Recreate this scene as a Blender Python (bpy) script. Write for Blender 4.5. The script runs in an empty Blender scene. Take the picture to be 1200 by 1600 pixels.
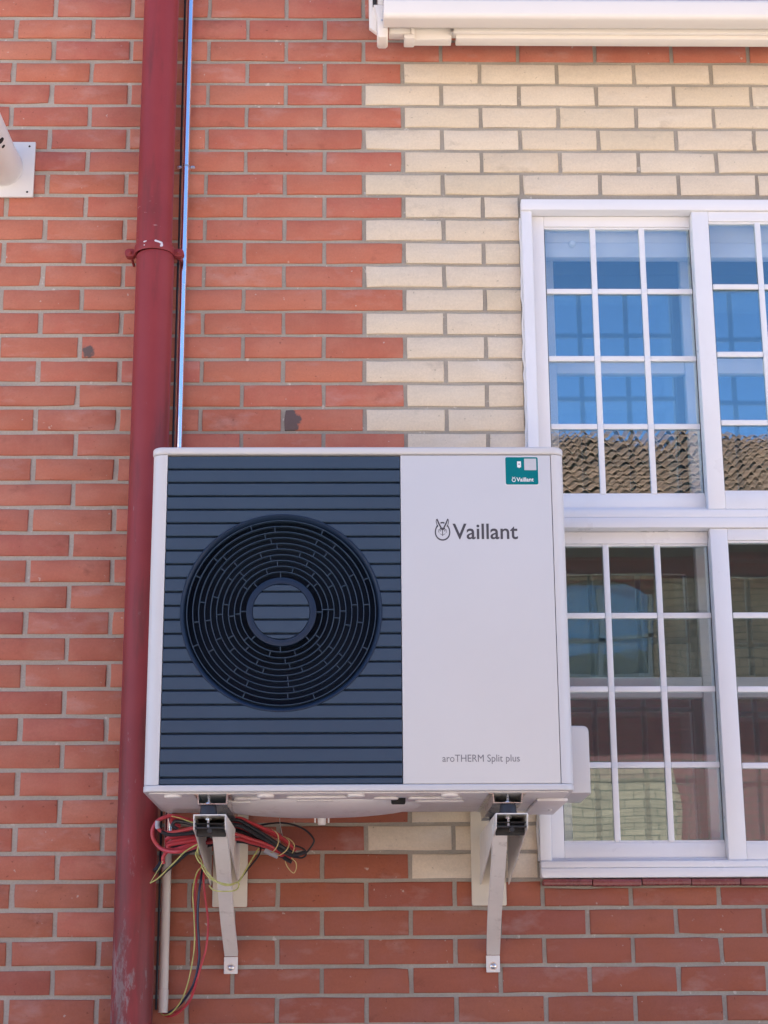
import bpy, bmesh, math, random
from mathutils import Vector, Matrix
random.seed(7)
C = bpy.context.scene.collection
S = bpy.context.scene

# ------------------------------------------------------------------ camera
CAM = Vector((-0.1672, -5.0825, 1.6058))
RIGHT = Vector((0.9998, -0.0178, -0.0062)); UP = Vector((0.0012, -0.2703, 0.9628)); FWD = Vector((0.0188, 0.9626, 0.2703))
cd = bpy.data.cameras.new('camera'); cam = bpy.data.objects.new('camera', cd); C.objects.link(cam)
m3 = Matrix((RIGHT, UP, -FWD)).transposed()
cam.matrix_world = Matrix.Translation(CAM) @ m3.to_4x4()
cd.sensor_fit = 'VERTICAL'; cd.sensor_height = 24.0; cd.sensor_width = 18.0
cd.lens = 2750 / 1600 * 24.0
cd.clip_start = 0.05; cd.clip_end = 2000
S.camera = cam

# ------------------------------------------------------------------ sky, sun, exposure
SUN_AZ = math.radians(24); SUN_EL = math.radians(54)      # the sun stands behind the house; its front is in open shade
W = bpy.data.worlds.new('World'); S.world = W; W.use_nodes = True
nt = W.node_tree; nt.nodes.clear()
sky = nt.nodes.new('ShaderNodeTexSky'); sky.sky_type = 'NISHITA'; sky.sun_disc = False
sky.sun_elevation = SUN_EL; sky.sun_rotation = SUN_AZ; sky.air_density = 0.55; sky.dust_density = 0.0; sky.ozone_density = 5.5
bg = nt.nodes.new('ShaderNodeBackground'); bg.inputs['Strength'].default_value = 0.112
wo = nt.nodes.new('ShaderNodeOutputWorld')
nt.links.new(sky.outputs[0], bg.inputs[0]); nt.links.new(bg.outputs[0], wo.inputs[0])
sl = bpy.data.lights.new('sun', 'SUN'); sl.energy = 5.0; sl.angle = math.radians(0.5); sl.color = (1.0, 0.94, 0.86)
so = bpy.data.objects.new('sun', sl); C.objects.link(so)
sd = Vector((math.sin(SUN_AZ) * math.cos(SUN_EL), math.cos(SUN_AZ) * math.cos(SUN_EL), math.sin(SUN_EL)))
so.rotation_euler = sd.to_track_quat('Z', 'Y').to_euler(); so.location = (0, 20, 30)
S.view_settings.view_transform = 'Standard'; S.view_settings.look = 'None'
S.view_settings.exposure = 2.13; S.view_settings.gamma = 1.0; S.view_settings.use_curve_mapping = False
S.render.engine = 'CYCLES'
S.cycles.max_bounces = 10; S.cycles.diffuse_bounces = 5; S.cycles.glossy_bounces = 6; S.cycles.transparent_max_bounces = 16
S.cycles.use_denoising = True

# ------------------------------------------------------------------ helpers: objects
WORLD = {}
def link(name, mesh, parent=None, at=None):
    """link a mesh; its vertices are in world coordinates unless a place is given"""
    o = bpy.data.objects.new(name, mesh); C.objects.link(o)
    p = WORLD[parent.name] if parent else Vector((0, 0, 0))
    w = Vector(at) if at is not None else Vector((0, 0, 0))
    if parent: o.parent = parent
    o.location = w - p
    WORLD[o.name] = w
    return o
def thing(name, label, cat, loc, group=None):
    o = bpy.data.objects.new(name, None); C.objects.link(o); o.empty_display_size = 0.1
    o.location = loc; WORLD[o.name] = Vector(loc)
    o['label'] = label; o['category'] = cat
    if group: o['group'] = group
    return o
def tag(o, label, cat, group=None):
    o['label'] = label; o['category'] = cat
    if group: o['group'] = group
    return o

class G:
    """collects shapes and links them as one mesh object"""
    def __init__(s): s.bm = bmesh.new()
    def add(s, verts, faces):
        v = [s.bm.verts.new(p) for p in verts]
        for f in faces: s.bm.faces.new([v[i] for i in f])
        return v
    def box(s, x0, x1, y0, y1, z0, z1, b=0.0, seg=2):
        t = bmesh.new()
        v = [t.verts.new(p) for p in ((x0,y0,z0),(x1,y0,z0),(x1,y1,z0),(x0,y1,z0),(x0,y0,z1),(x1,y0,z1),(x1,y1,z1),(x0,y1,z1))]
        for f in ((0,3,2,1),(4,5,6,7),(0,1,5,4),(1,2,6,5),(2,3,7,6),(3,0,4,7)): t.faces.new([v[i] for i in f])
        if b > 0: bmesh.ops.bevel(t, geom=t.edges[:], offset=b, segments=seg, affect='EDGES', profile=0.5)
        s.merge(t); return s
    def merge(s, t, M=None):
        if M: bmesh.ops.transform(t, matrix=M, verts=t.verts)
        me = bpy.data.meshes.new('tmp'); t.to_mesh(me); t.free(); s.bm.from_mesh(me); bpy.data.meshes.remove(me)
    def prism(s, poly, axis, d0, d1, b=0.0, seg=2):
        """extrude a 2D outline along an axis: x->(y,z) y->(x,z) z->(x,y)"""
        t = bmesh.new()
        def P(a, c, d): return {'x': (d, a, c), 'y': (a, d, c), 'z': (a, c, d)}[axis]
        A = [t.verts.new(P(a, c, d0)) for a, c in poly]; B = [t.verts.new(P(a, c, d1)) for a, c in poly]
        n = len(poly)
        fa = t.faces.new(A); fb = t.faces.new(B[::-1])
        for i in range(n): t.faces.new((A[i], B[i], B[(i+1) % n], A[(i+1) % n]))
        bmesh.ops.recalc_face_normals(t, faces=t.faces)
        if b > 0:
            ed = [e for e in t.edges if any(f in (fa, fb) for f in e.link_faces)]
            bmesh.ops.bevel(t, geom=ed, offset=b, segments=seg, affect='EDGES', profile=0.5)
        s.merge(t); return s
    def lathe(s, prof, o, axis, n=48):
        """prof: list of (radius, distance along axis); o: centre of distance 0"""
        o = Vector(o); ax = Vector(axis).normalized(); a = ax.orthogonal().normalized(); b = ax.cross(a)
        t = bmesh.new(); rows = []
        for r, d in prof:
            if r < 1e-6: rows.append([t.verts.new(o + ax * d)])
            else: rows.append([t.verts.new(o + ax * d + (a * math.cos(2*math.pi*i/n) + b * math.sin(2*math.pi*i/n)) * r) for i in range(n)])
        for R, Q in zip(rows, rows[1:]):
            if len(R) == 1 and len(Q) == 1: continue
            for i in range(n):
                j = (i + 1) % n
                if len(R) == 1: t.faces.new((R[0], Q[i], Q[j]))
                elif len(Q) == 1: t.faces.new((R[i], R[j], Q[0]))
                else: t.faces.new((R[i], R[j], Q[j], Q[i]))
        bmesh.ops.recalc_face_normals(t, faces=t.faces)
        s.merge(t); return s
    def cyl(s, p0, p1, r, n=20, r1=None):
        p0 = Vector(p0); p1 = Vector(p1); L = (p1 - p0).length; q = r if r1 is None else r1
        return s.lathe([(0, 0), (r, 0), (q, L), (0, L)], p0, p1 - p0, n)
    def tube(s, pts, r, n=8, res=6):
        P = [Vector(p) for p in pts]; Q = []
        for i in range(len(P) - 1):
            p0 = P[i-1] if i else P[0]*2 - P[1]; p1 = P[i]; p2 = P[i+1]; p3 = P[i+2] if i + 2 < len(P) else P[-1]*2 - P[-2]
            for k in range(res):
                u = k / res
                Q.append(0.5*((2*p1) + (p2-p0)*u + (2*p0-5*p1+4*p2-p3)*u*u + (3*p1-p0-3*p2+p3)*u**3))
        Q.append(P[-1])
        t = bmesh.new(); rows = []; a = None
        for i, p in enumerate(Q):
            d = (Q[min(i+1, len(Q)-1)] - Q[max(i-1, 0)]).normalized()
            a = d.orthogonal().normalized() if a is None else (a - d * a.dot(d)).normalized()
            b = d.cross(a)
            rows.append([t.verts.new(p + (a*math.cos(2*math.pi*k/n) + b*math.sin(2*math.pi*k/n))*r) for k in range(n)])
        for R, T in zip(rows, rows[1:]):
            for k in range(n): t.faces.new((R[k], R[(k+1) % n], T[(k+1) % n], T[k]))
        t.faces.new(rows[0][::-1]); t.faces.new(rows[-1])
        bmesh.ops.recalc_face_normals(t, faces=t.faces)
        s.merge(t); return s
    def mesh(s, name, mat, angle=35):
        me = bpy.data.meshes.new(name); s.bm.to_mesh(me); s.bm.free()
        me.materials.append(mat)
        if angle is not None:
            me.polygons.foreach_set('use_smooth', [True] * len(me.polygons))
            me.set_sharp_from_angle(angle=math.radians(angle))
        return me
    def build(s, name, mat, parent=None, angle=35):
        return link(name, s.mesh(name, mat, angle), parent)

def rrect(x0, x1, y0, y1, r, n=6, corners=(1, 1, 1, 1)):
    """rounded rectangle outline; corners: (x0y0, x1y0, x1y1, x0y1)"""
    out = []
    for (cx, cy, a0, on, px, py) in ((x0+r, y0+r, 180, corners[0], x0, y0), (x1-r, y0+r, 270, corners[1], x1, y0),
                                     (x1-r, y1-r, 0, corners[2], x1, y1), (x0+r, y1-r, 90, corners[3], x0, y1)):
        if on: out += [(cx + r*math.cos(math.radians(a0 + 90*i/n)), cy + r*math.sin(math.radians(a0 + 90*i/n))) for i in range(n+1)]
        else: out.append((px, py))
    return out

# ------------------------------------------------------------------ helpers: materials
class M:
    def __init__(s, name):
        s.m = bpy.data.materials.new(name); s.m.use_nodes = True
        s.t = s.m.node_tree; s.p = s.t.nodes['Principled BSDF']
    def n(s, typ, **kw):
        x = s.t.nodes.new('ShaderNode' + typ)
        for k, v in kw.items(): setattr(x, k, v)
        return x
    def l(s, a, b): s.t.links.new(a, b)
    def val(s, x, sock, v): x.inputs[sock].default_value = v
    def coords(s, scale=(1, 1, 1), rnd=False, kind='Object'):
        tc = s.n('TexCoord'); out = tc.outputs[kind]
        if rnd:
            oi = s.n('ObjectInfo'); mu = s.n('VectorMath', operation='MULTIPLY_ADD')
            cb = s.n('CombineXYZ')
            for i in range(3): s.l(oi.outputs['Random'], cb.inputs[i])
            mu.inputs[1].default_value = (37.0, 91.0, 53.0); s.l(cb.outputs[0], mu.inputs[0]); s.l(out, mu.inputs[2]); out = mu.outputs[0]
        mp = s.n('Mapping'); mp.inputs['Scale'].default_value = scale; s.l(out, mp.inputs[0])
        return mp.outputs[0]
    def noise(s, vec, scale, detail=4, rough=0.6):
        x = s.n('TexNoise'); s.val(x, 'Scale', scale); s.val(x, 'Detail', detail); s.val(x, 'Roughness', rough); s.l(vec, x.inputs['Vector'])
        return x.outputs[0]
    def ramp(s, fac, stops):
        r = s.n('ValToRGB'); e = r.color_ramp.elements
        while len(e) < len(stops): e.new(0.5)
        for el, (p, c) in zip(e, stops): el.position = p; el.color = (*c, 1) if len(c) == 3 else c
        s.l(fac, r.inputs[0]); return r.outputs[0]
    def rng(s, v, a, b, c, d):
        x = s.n('MapRange'); s.val(x, 1, a); s.val(x, 2, b); s.val(x, 3, c); s.val(x, 4, d); s.l(v, x.inputs[0]); return x.outputs[0]
    def mix(s, fac, a, b, mode='MIX'):
        x = s.n('Mix', data_type='RGBA', blend_type=mode)
        for sock, v in ((x.inputs[0], fac), (x.inputs[6], a), (x.inputs[7], b)):
            if isinstance(v, (int, float)): sock.default_value = v
            elif isinstance(v, tuple): sock.default_value = (*v, 1)
            else: s.l(v, sock)
        return x.outputs[2]
    def math(s, op, a, b=0.0):
        x = s.n('Math', operation=op)
        for i, v in enumerate((a, b)):
            if isinstance(v, (int, float)): x.inputs[i].default_value = v
            else: s.l(v, x.inputs[i])
        return x.outputs[0]
    def bump(s, h, strength=0.3, dist=0.002):
        b = s.n('Bump'); s.val(b, 'Strength', strength); s.val(b, 'Distance', dist); s.l(h, b.inputs['Height']); s.l(b.outputs[0], s.p.inputs['Normal'])
    def color(s, c):
        if isinstance(c, tuple): s.p.inputs['Base Color'].default_value = (*c, 1)
        else: s.l(c, s.p.inputs['Base Color'])
    def set(s, rough=0.5, metal=0.0, spec=0.5, coat=0.0):
        s.val(s.p, 'Roughness', rough); s.val(s.p, 'Metallic', metal); s.val(s.p, 'Specular IOR Level', spec); s.val(s.p, 'Coat Weight', coat); return s

def plain(name, col, rough=0.5, metal=0.0, var=0.06, scale=6.0, bump=0.0, spec=0.5, dirt=None):
    m = M(name); m.set(rough, metal, spec)
    v = m.coords(); f = m.noise(v, scale, 5)
    lo = tuple(c*(1-var) for c in col); hi = tuple(min(1, c*(1+var)) for c in col)
    c = m.ramp(f, [(0.3, lo), (0.7, hi)])
    if dirt:
        d = m.noise(m.coords((1, 1, .35)), scale*1.7, 6, .7)
        c = m.mix(m.rng(d, .55, .75, 0, dirt[1]), c, dirt[0])
    m.color(c)
    r = m.noise(v, scale*3, 4); m.l(m.rng(r, .3, .7, max(0.02, rough-.07), min(1, rough+.07)), m.p.inputs['Roughness'])
    if bump: m.bump(m.noise(v, scale*25, 3), bump, .001)
    return m.m

def brick_mat(name, stops, streak, patch=None):
    m = M(name); m.set(.82, 0, .3)
    oi = m.n('ObjectInfo'); base = m.ramp(oi.outputs['Random'], stops)
    v = m.coords(rnd=True)
    blotch = m.noise(v, 9, 5, .6)
    c = m.mix(m.rng(blotch, .42, .68, 0, .55), base, streak)
    st = m.noise(m.coords((9, 9, 40), rnd=True), 1.6, 4, .65)
    c = m.mix(m.rng(st, .40, .7, 0, .14), c, tuple(x*.62 for x in stops[1][1]))
    gr = m.noise(v, 160, 3, .7)
    c = m.mix(m.rng(gr, .3, .75, .16, -.0), c, (.05, .03, .025))
    sp = m.noise(v, 55, 2, .5)
    c = m.mix(m.rng(sp, .735, .77, 0, .6), c, (.55, .48, .42))
    ef = m.noise(m.coords((1, 1, 2.2), rnd=True), 5.5, 5, .62)
    c = m.mix(m.rng(ef, .56, .76, 0, .42), c, tuple(min(1, x*.55 + .30) for x in stops[1][1]))
    so = m.noise(m.coords((1, 1, 1.6), rnd=True), 7.5, 6, .68)
    c = m.mix(m.rng(so, .60, .74, 0, .5), c, tuple(x*.45 for x in stops[0][1]))
    pit = m.noise(v, 75, 2, .5)
    c = m.mix(m.rng(pit, .28, .24, 0, .55), c, tuple(x*.35 for x in stops[0][1]))
    # weathering that runs over the whole wall
    wv = m.noise(m.coords(kind='Object') if False else m.geo(), 1.3, 4, .6)
    c = m.mix(m.rng(wv, .35, .7, 0, .22), c, tuple(x*.8 for x in streak))
    if patch:
        tc = m.n('TexCoord'); sp_ = m.n('VectorMath', operation='DISTANCE'); m.l(tc.outputs['Object'], sp_.inputs[0]); sp_.inputs[1].default_value = patch[0]
        nn = m.noise(v, 40, 4); d = m.math('ADD', sp_.outputs['Value'], m.rng(nn, .3, .7, -.008, .008))
        c = m.mix(m.rng(d, patch[1], patch[1]+.006, .88, 0), c, (.085, .084, .086))
    m.color(c)
    hb = m.math('ADD', m.noise(v, 120, 5, .7), m.noise(v, 18, 3))
    m.bump(hb, .35, .0018)
    return m.m
def _geo(s):
    g = s.n('NewGeometry'); return g.outputs['Position']
M.geo = _geo

def _cw(s, scale):
    mp = s.n('Mapping'); mp.inputs['Scale'].default_value = scale; s.l(s.geo(), mp.inputs[0]); return mp.outputs[0]
M.coordsw = _cw

RED = [(0, (.44, .130, .085)), (.22, (.52, .170, .102)), (.45, (.50, .145, .098)), (.65, (.55, .195, .115)), (.82, (.45, .125, .096)), (1, (.53, .165, .088))]
CREAM = [(0, (.72, .59, .42)), (.25, (.77, .655, .495)), (.5, (.75, .635, .485)), (.75, (.78, .675, .525)), (1, (.69, .57, .395))]
MAT = {}
MAT['red'] = brick_mat('red_brick', RED, (.55, .23, .155))
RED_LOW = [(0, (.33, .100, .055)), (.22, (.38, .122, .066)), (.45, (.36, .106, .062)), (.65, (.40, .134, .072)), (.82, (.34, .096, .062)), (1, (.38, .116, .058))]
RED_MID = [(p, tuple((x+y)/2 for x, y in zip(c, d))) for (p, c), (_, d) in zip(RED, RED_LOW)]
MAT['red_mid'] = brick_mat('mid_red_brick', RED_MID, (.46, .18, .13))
MAT['red_low'] = brick_mat('darker_red_brick', RED_LOW, (.36, .13, .10))     # darker red for the lower courses
MAT['red_chip'] = brick_mat('red_brick_burnt', RED, (.55, .23, .155), ((-.122, 0, -.002), .046))
MAT['red_nick'] = brick_mat('red_brick_nicked', RED, (.55, .23, .155), ((-.100, 0, -.014), .0145))
MAT['cream'] = brick_mat('cream_brick', CREAM, (.73, .62, .47))
def mortar():
    m = M('mortar'); m.set(.95, 0, .2)
    v = m.geo(); a = m.noise(v, 5, 5, .6); b = m.noise(v, 160, 4, .7)
    c = m.ramp(a, [(.3, (.34, .31, .26)), (.7, (.44, .405, .345))])
    sx = m.n('SeparateXYZ'); m.l(v, sx.inputs[0])            # a paler mix was used left of the downpipe
    c = m.mix(m.math('MULTIPLY', m.rng(sx.outputs[0], -.80, -.76, 1, 0), m.rng(a, .3, .7, .5, .95)), c, (.50, .44, .37))
    big = m.noise(m.coordsw((1, 1, 1)), 2.1, 5, .65)
    c = m.mix(m.rng(big, .52, .70, 0, .45), c, (.22, .20, .165))
    c = m.mix(m.rng(b, .3, .7, .35, 0), c, (.2, .18, .15))
    c = m.mix(m.rng(m.noise(v, 38, 3), .66, .72, 0, .7), c, (.6, .57, .52))
    m.color(c); m.bump(m.math('ADD', b, m.noise(v, 35, 4)), .6, .002); return m.m
MAT['mortar'] = mortar()
MAT['casing'] = plain('powder_coated_white', (.61, .60, .595), .38, 0, .02, 3, .04)
MAT['casing_low'] = plain('galvanised_white_base', (.76, .73, .71), .45, 0, .05, 9, .05, dirt=((.42, .36, .31), .45))
MAT['seam'] = plain('dark_gap', (.05, .05, .055), .7)
MAT['navy'] = plain('anthracite_plastic', (.033, .060, .098), .48, 0, .05, 7, .03, .4)
MAT['navy_cavity_shade'] = plain('cavity_shade_navy', (.007, .017, .038), .6, 0, .05, 7, spec=.15)
MAT['navy_shaded'] = plain('shaded_blue_plastic', (.012, .026, .055), .5, 0, .05, 7, spec=.25)  # grille navy darkened for the shade on hub and rim
MAT['rubber'] = plain('black_rubber', (.018, .022, .034), .55, 0, .1, 20)
MAT['zinc'] = plain('zinc_plated', (.62, .64, .66), .28, 1.0, .08, 30)
MAT['galv'] = plain('galvanised_steel', (.60, .60, .59), .30, 1.0, .07, 12, .05)
MAT['conduit'] = plain('bright_conduit', (.88, .90, .93), .12, 1.0, .04, 9)
MAT['sleeve'] = plain('ground_reflecting_sleeve', (.62, .58, .51), .45, 0, .05, 9, dirt=((.25, .21, .17), .5))  # cream paints in the ground's reflection on the metal tube
MAT['bracket'] = plain('cream_bracket_paint', (.74, .71, .66), .45, 0, .05, 11, .06, dirt=((.27, .23, .19), .65))
MAT['plate'] = plain('ivory_plate_paint', (.62, .56, .45), .5, 0, .04, 11, .05)
MAT['soot_and_shade'] = plain('sooty_shaded_steel', (.030, .028, .027), .8, 0, .35, 25, .1)  # soot colour, also used to paint the shade inside the bracket arms
MAT['upvc'] = plain('white_window_plastic', (.76, .76, .77), .33, 0, .02, 4, .03, dirt=((.55, .53, .5), .18))
MAT['awning'] = plain('cream_awning_enamel', (.80, .75, .68), .35, 0, .02, 4, .03)
MAT['awning_grey'] = plain('grey_awning_cloth', (.5, .5, .52), .8, 0, .05, 5)
MAT['flue'] = plain('flue_white', (.70, .675, .64), .4, 0, .03, 5, .03)
MAT['hole'] = plain('black_hole', (.01, .01, .01), .8)
MAT['ink'] = plain('dark_grey_ink', (.062, .058, .066), .5, 0, .03)
MAT['ink_light'] = plain('grey_ink', (.20, .195, .205), .5, 0, .03)
MAT['teal'] = plain('teal_label', (.002, .17, .19), .6, 0, .05, 30, spec=.1)
MAT['label_white'] = plain('label_white_ink', (.78, .80, .80), .4)
MAT['label_grey'] = plain('label_grey_patch', (.52, .53, .55), .4, 0, .05, 60)
MAT['wire_red'] = plain('red_cable_sheath', (.46, .045, .055), .42, 0, .12, 30)
MAT['wire_black'] = plain('black_cable_sheath', (.016, .016, .02), .4, 0, .1, 30)
MAT['wire_navy'] = plain('blue_black_cable_sheath', (.02, .028, .06), .4, 0, .1, 30)
MAT['wire_yg'] = plain('yellow_green_wire', (.47, .45, .14), .45, 0, .25, 45)
MAT['wire_yel'] = plain('straw_tie', (.56, .44, .20), .5, 0, .1, 30)
MAT['wire_grey'] = plain('grey_thread', (.33, .33, .30), .5)
MAT['tape'] = plain('grey_tape', (.36, .37, .41), .5, 0, .1, 40)
MAT['sill'] = plain('glazed_sill_tile', (.20, .052, .050), .28, 0, .18, 9, .05)
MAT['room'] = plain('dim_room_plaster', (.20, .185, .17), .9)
MAT['blind'] = plain('blind_box_white', (.70, .72, .75), .5)
MAT['sealant'] = plain('white_sealant', (.72, .71, .69), .4, 0, .05, 30)
MAT['ground'] = plain('pale_paving', (.60, .52, .42), .9, 0, .12, .6)
MAT['plaster'] = plain('house_render', (.45, .40, .34), .9)
MAT['gasket'] = plain('grey_gasket', (.10, .10, .105), .7)
MAT['eave_wood'] = plain('dark_eave_wood', (.06, .045, .04), .8, 0, .1, 4)
MAT['far_frame'] = plain('grey_far_frame', (.16, .165, .17), .6)
MAT['rooftile'] = plain('old_clay_tile', (.19, .094, .058), .85, 0, .3, 2.2, dirt=((.12, .085, .06), .5))
def pipe_mat():
    m = M('oxide_red_paint'); m.set(.5, 0, .3)
    g = m.geo(); v = m.coords()
    c = m.ramp(m.noise(g, 4, 5), [(.3, (.225, .030, .034)), (.7, (.270, .040, .042))])
    sx = m.n('SeparateXYZ'); m.l(g, sx.inputs[0]); z = sx.outputs[2]
    mp = m.n('Mapping'); mp.inputs['Scale'].default_value = (1, 1, .32); m.l(g, mp.inputs[0])
    n1 = m.noise(mp.outputs[0], 26, 7, .72); n2 = m.noise(mp.outputs[0], 120, 5, .7)
    wear = m.math('ADD', n1, m.math('MULTIPLY', m.math('SUBTRACT', n2, .5), .45))
    wear = m.math('ADD', wear, m.rng(z, 1.5, 2.45, .095, -.10))
    wear = m.math('SUBTRACT', wear, m.rng(sx.outputs[0], -.775, -.735, 0, .10))
    c = m.mix(m.rng(wear, .56, .66, 0, .72), c, (.30, .235, .225))
    sc = m.noise(m.coordsw((1, 1, 3.2)), 30, 5, .7)          # dull scuffs and bare scratches by the clamp
    band = m.math('MULTIPLY', m.rng(z, 3.84, 3.86, 0, 1), m.rng(z, 3.95, 4.02, 1, 0))
    c = m.mix(m.math('MULTIPLY', m.rng(sc, .665, .69, 0, .7), band), c, (.55, .42, .40))
    gm = m.noise(m.coordsw((1, 1, .12)), 22, 6, .65)         # brown run-off streaks, thicker lower down
    gm = m.math('ADD', gm, m.rng(z, 1.5, 3.6, .10, -.04))
    c = m.mix(m.rng(gm, .50, .70, 0, .55), c, (.085, .035, .030))
    m.color(c); m.bump(m.math('ADD', wear, m.noise(g, 60, 4)), .25, .0015)
    return m.m
MAT['pipe'] = pipe_mat()
MAT['bare'] = plain('bare_chipped_metal', (.62, .60, .63), .5, 0, .1, 60)
def glass(name, tint=(.95, .96, .96), f0=.17):
    m = M(name); m.t.nodes.remove(m.p); out = [x for x in m.t.nodes if x.type == 'OUTPUT_MATERIAL'][0]
    tr = m.n('BsdfTransparent'); tr.inputs[0].default_value = (*tint, 1)
    gl = m.n('BsdfGlossy'); gl.inputs['Roughness'].default_value = 0.0; gl.inputs[0].default_value = (.74, .97, 1, 1)
    lw = m.n('LayerWeight'); lw.inputs[0].default_value = .5
    f = m.math('ADD', m.math('MULTIPLY', m.math('POWER', lw.outputs['Facing'], 4.0), .9), f0)
    nz = m.noise(m.coordsw((1, 1, 1)), 2.2, 1); b = m.n('Bump'); m.val(b, 'Strength', .09); m.val(b, 'Distance', .02); m.l(nz, b.inputs['Height']); m.l(b.outputs[0], gl.inputs['Normal'])
    mx = m.n('MixShader'); m.l(f, mx.inputs[0]); m.l(tr.outputs[0], mx.inputs[1]); m.l(gl.outputs[0], mx.inputs[2]); m.l(mx.outputs[0], out.inputs[0])
    return m.m
MAT['glass'] = glass('window_glass'); MAT['far_glass'] = glass('plain_far_glass', (.9, .9, .9), .06)
def far_brick(name, a, b):
    m = M(name); m.set(.9, 0, .2)
    x = m.n('TexBrick'); mp = m.n('Mapping'); mp.inputs['Rotation'].default_value = (math.radians(90), 0, 0)
    m.l(m.geo(), mp.inputs[0]); m.l(mp.outputs[0], x.inputs['Vector'])
    m.val(x, 'Scale', 1.0); m.val(x, 'Brick Width', .25); m.val(x, 'Row Height', .0786); m.val(x, 'Mortar Size', .006)
    x.inputs['Color1'].default_value = (*a, 1); x.inputs['Color2'].default_value = (*b, 1); x.inputs['Mortar'].default_value = (.07, .06, .05, 1)
    m.color(x.outputs[0]); return m.m
MAT['far_red'] = far_brick('far_red_brick', (.14, .058, .056), (.12, .05, .052))
MAT['far_cream'] = far_brick('far_cream_brick', (.215, .158, .12), (.165, .122, .094))

# ------------------------------------------------------------------ ground
g = G(); g.add([(-300,-300,0),(300,-300,0),(300,300,0),(-300,300,0)], [(0,1,2,3)])
gr = g.build('ground', MAT['ground'], None, None); gr['kind'] = 'structure'

# ------------------------------------------------------------------ the brick house wall
H = 0.0786; Z0 = 4.70; PB = 0.25           # course height, top bed joint in view, brick pitch
OX0, OX1, OZ0, OZ1 = .380, 1.485, 1.956, 4.040      # window opening
wall = thing('brick_wall', 'red brick house wall with a toothed cream brick border around the window', 'wall', (0, 0.1, 0))
g = G(); YF = .0065
for x0, x1, z0, z1 in ((-5, OX0, 0, 8.4), (OX1, 7, 0, 8.4), (OX0, OX1, 0, OZ0), (OX0, OX1, OZ1, 8.4)):
    g.box(x0, x1, YF, .25, z0, z1)
g.build('mortar_bed', MAT['mortar'], wall, None)
g = G()                                       # the rest of the house behind its front
g.box(-5, -4.8, .25, 9, 0, 8.4); g.box(6.8, 7, .25, 9, 0, 8.4); g.box(-4.8, 6.8, 8.8, 9, 0, 8.4); g.box(-5, 7, .0, 9, 8.4, 8.6)
g.build('house_shell', MAT['plaster'], wall, None)
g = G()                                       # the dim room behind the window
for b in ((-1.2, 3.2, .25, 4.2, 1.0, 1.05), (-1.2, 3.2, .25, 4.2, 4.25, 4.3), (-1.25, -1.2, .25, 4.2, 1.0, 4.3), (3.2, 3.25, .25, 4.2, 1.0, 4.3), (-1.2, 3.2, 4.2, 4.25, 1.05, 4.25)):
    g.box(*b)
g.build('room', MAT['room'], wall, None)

def brick_mesh(name, L, h, mat, j=.0009):
    """one brick face: wavering arris, small chamfer, slightly bellied front; 12 outline points"""
    r = lambda s=j: random.uniform(-s, s)
    x, z = L/2, h/2
    nx = 4 if L > .15 else 2
    out = [(-x + L*i/nx, -z) for i in range(nx)] + [(x, -z), (x, 0)] + [(x - L*i/nx, z) for i in range(nx)] + [(-x, z), (-x, 0)]
    out = [(a + r(), c + r()) for a, c in out]
    if random.random() < .25:                       # a knocked corner or a nibbled edge
        i = random.choice((0, nx, nx+2, len(out)-2, random.randrange(len(out)))); k = random.uniform(.0015, .0042)
        out[i] = (out[i][0] - math.copysign(k*.8, out[i][0]), out[i][1] - math.copysign(k*.7, out[i][1]))
    n = len(out); dep = [r(.0007) for _ in out]
    V = [(a, .018, c) for a, c in out] + [(a, .0026 + r(.0006), c) for a, c in out]
    k = .0034
    for (a, c), d in zip(out, dep):
        sa = 1 if a > 0 else -1; sc = 1 if c > 0 else -1
        V.append((a - sa*k*(abs(a) > x - .01), d, c - sc*k*(abs(c) > z - .01)))
    F = []
    for i in range(n):
        q = (i+1) % n
        F += [(i, q, n+q, n+i), (n+i, n+q, 2*n+q, 2*n+i)]
    F.append(tuple(range(2*n, 3*n)))
    me = bpy.data.meshes.new(name); me.from_pydata(V, [], F); me.materials.append(mat)
    me.polygons.foreach_set('use_smooth', [True]*len(F)); me.set_sharp_from_angle(angle=math.radians(50))
    return me
FULL = {k: [brick_mesh(k+'_brick', .2375, .0675, MAT[k]) for _ in range(14)] for k in ('red', 'cream', 'red_low', 'red_mid')}

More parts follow.
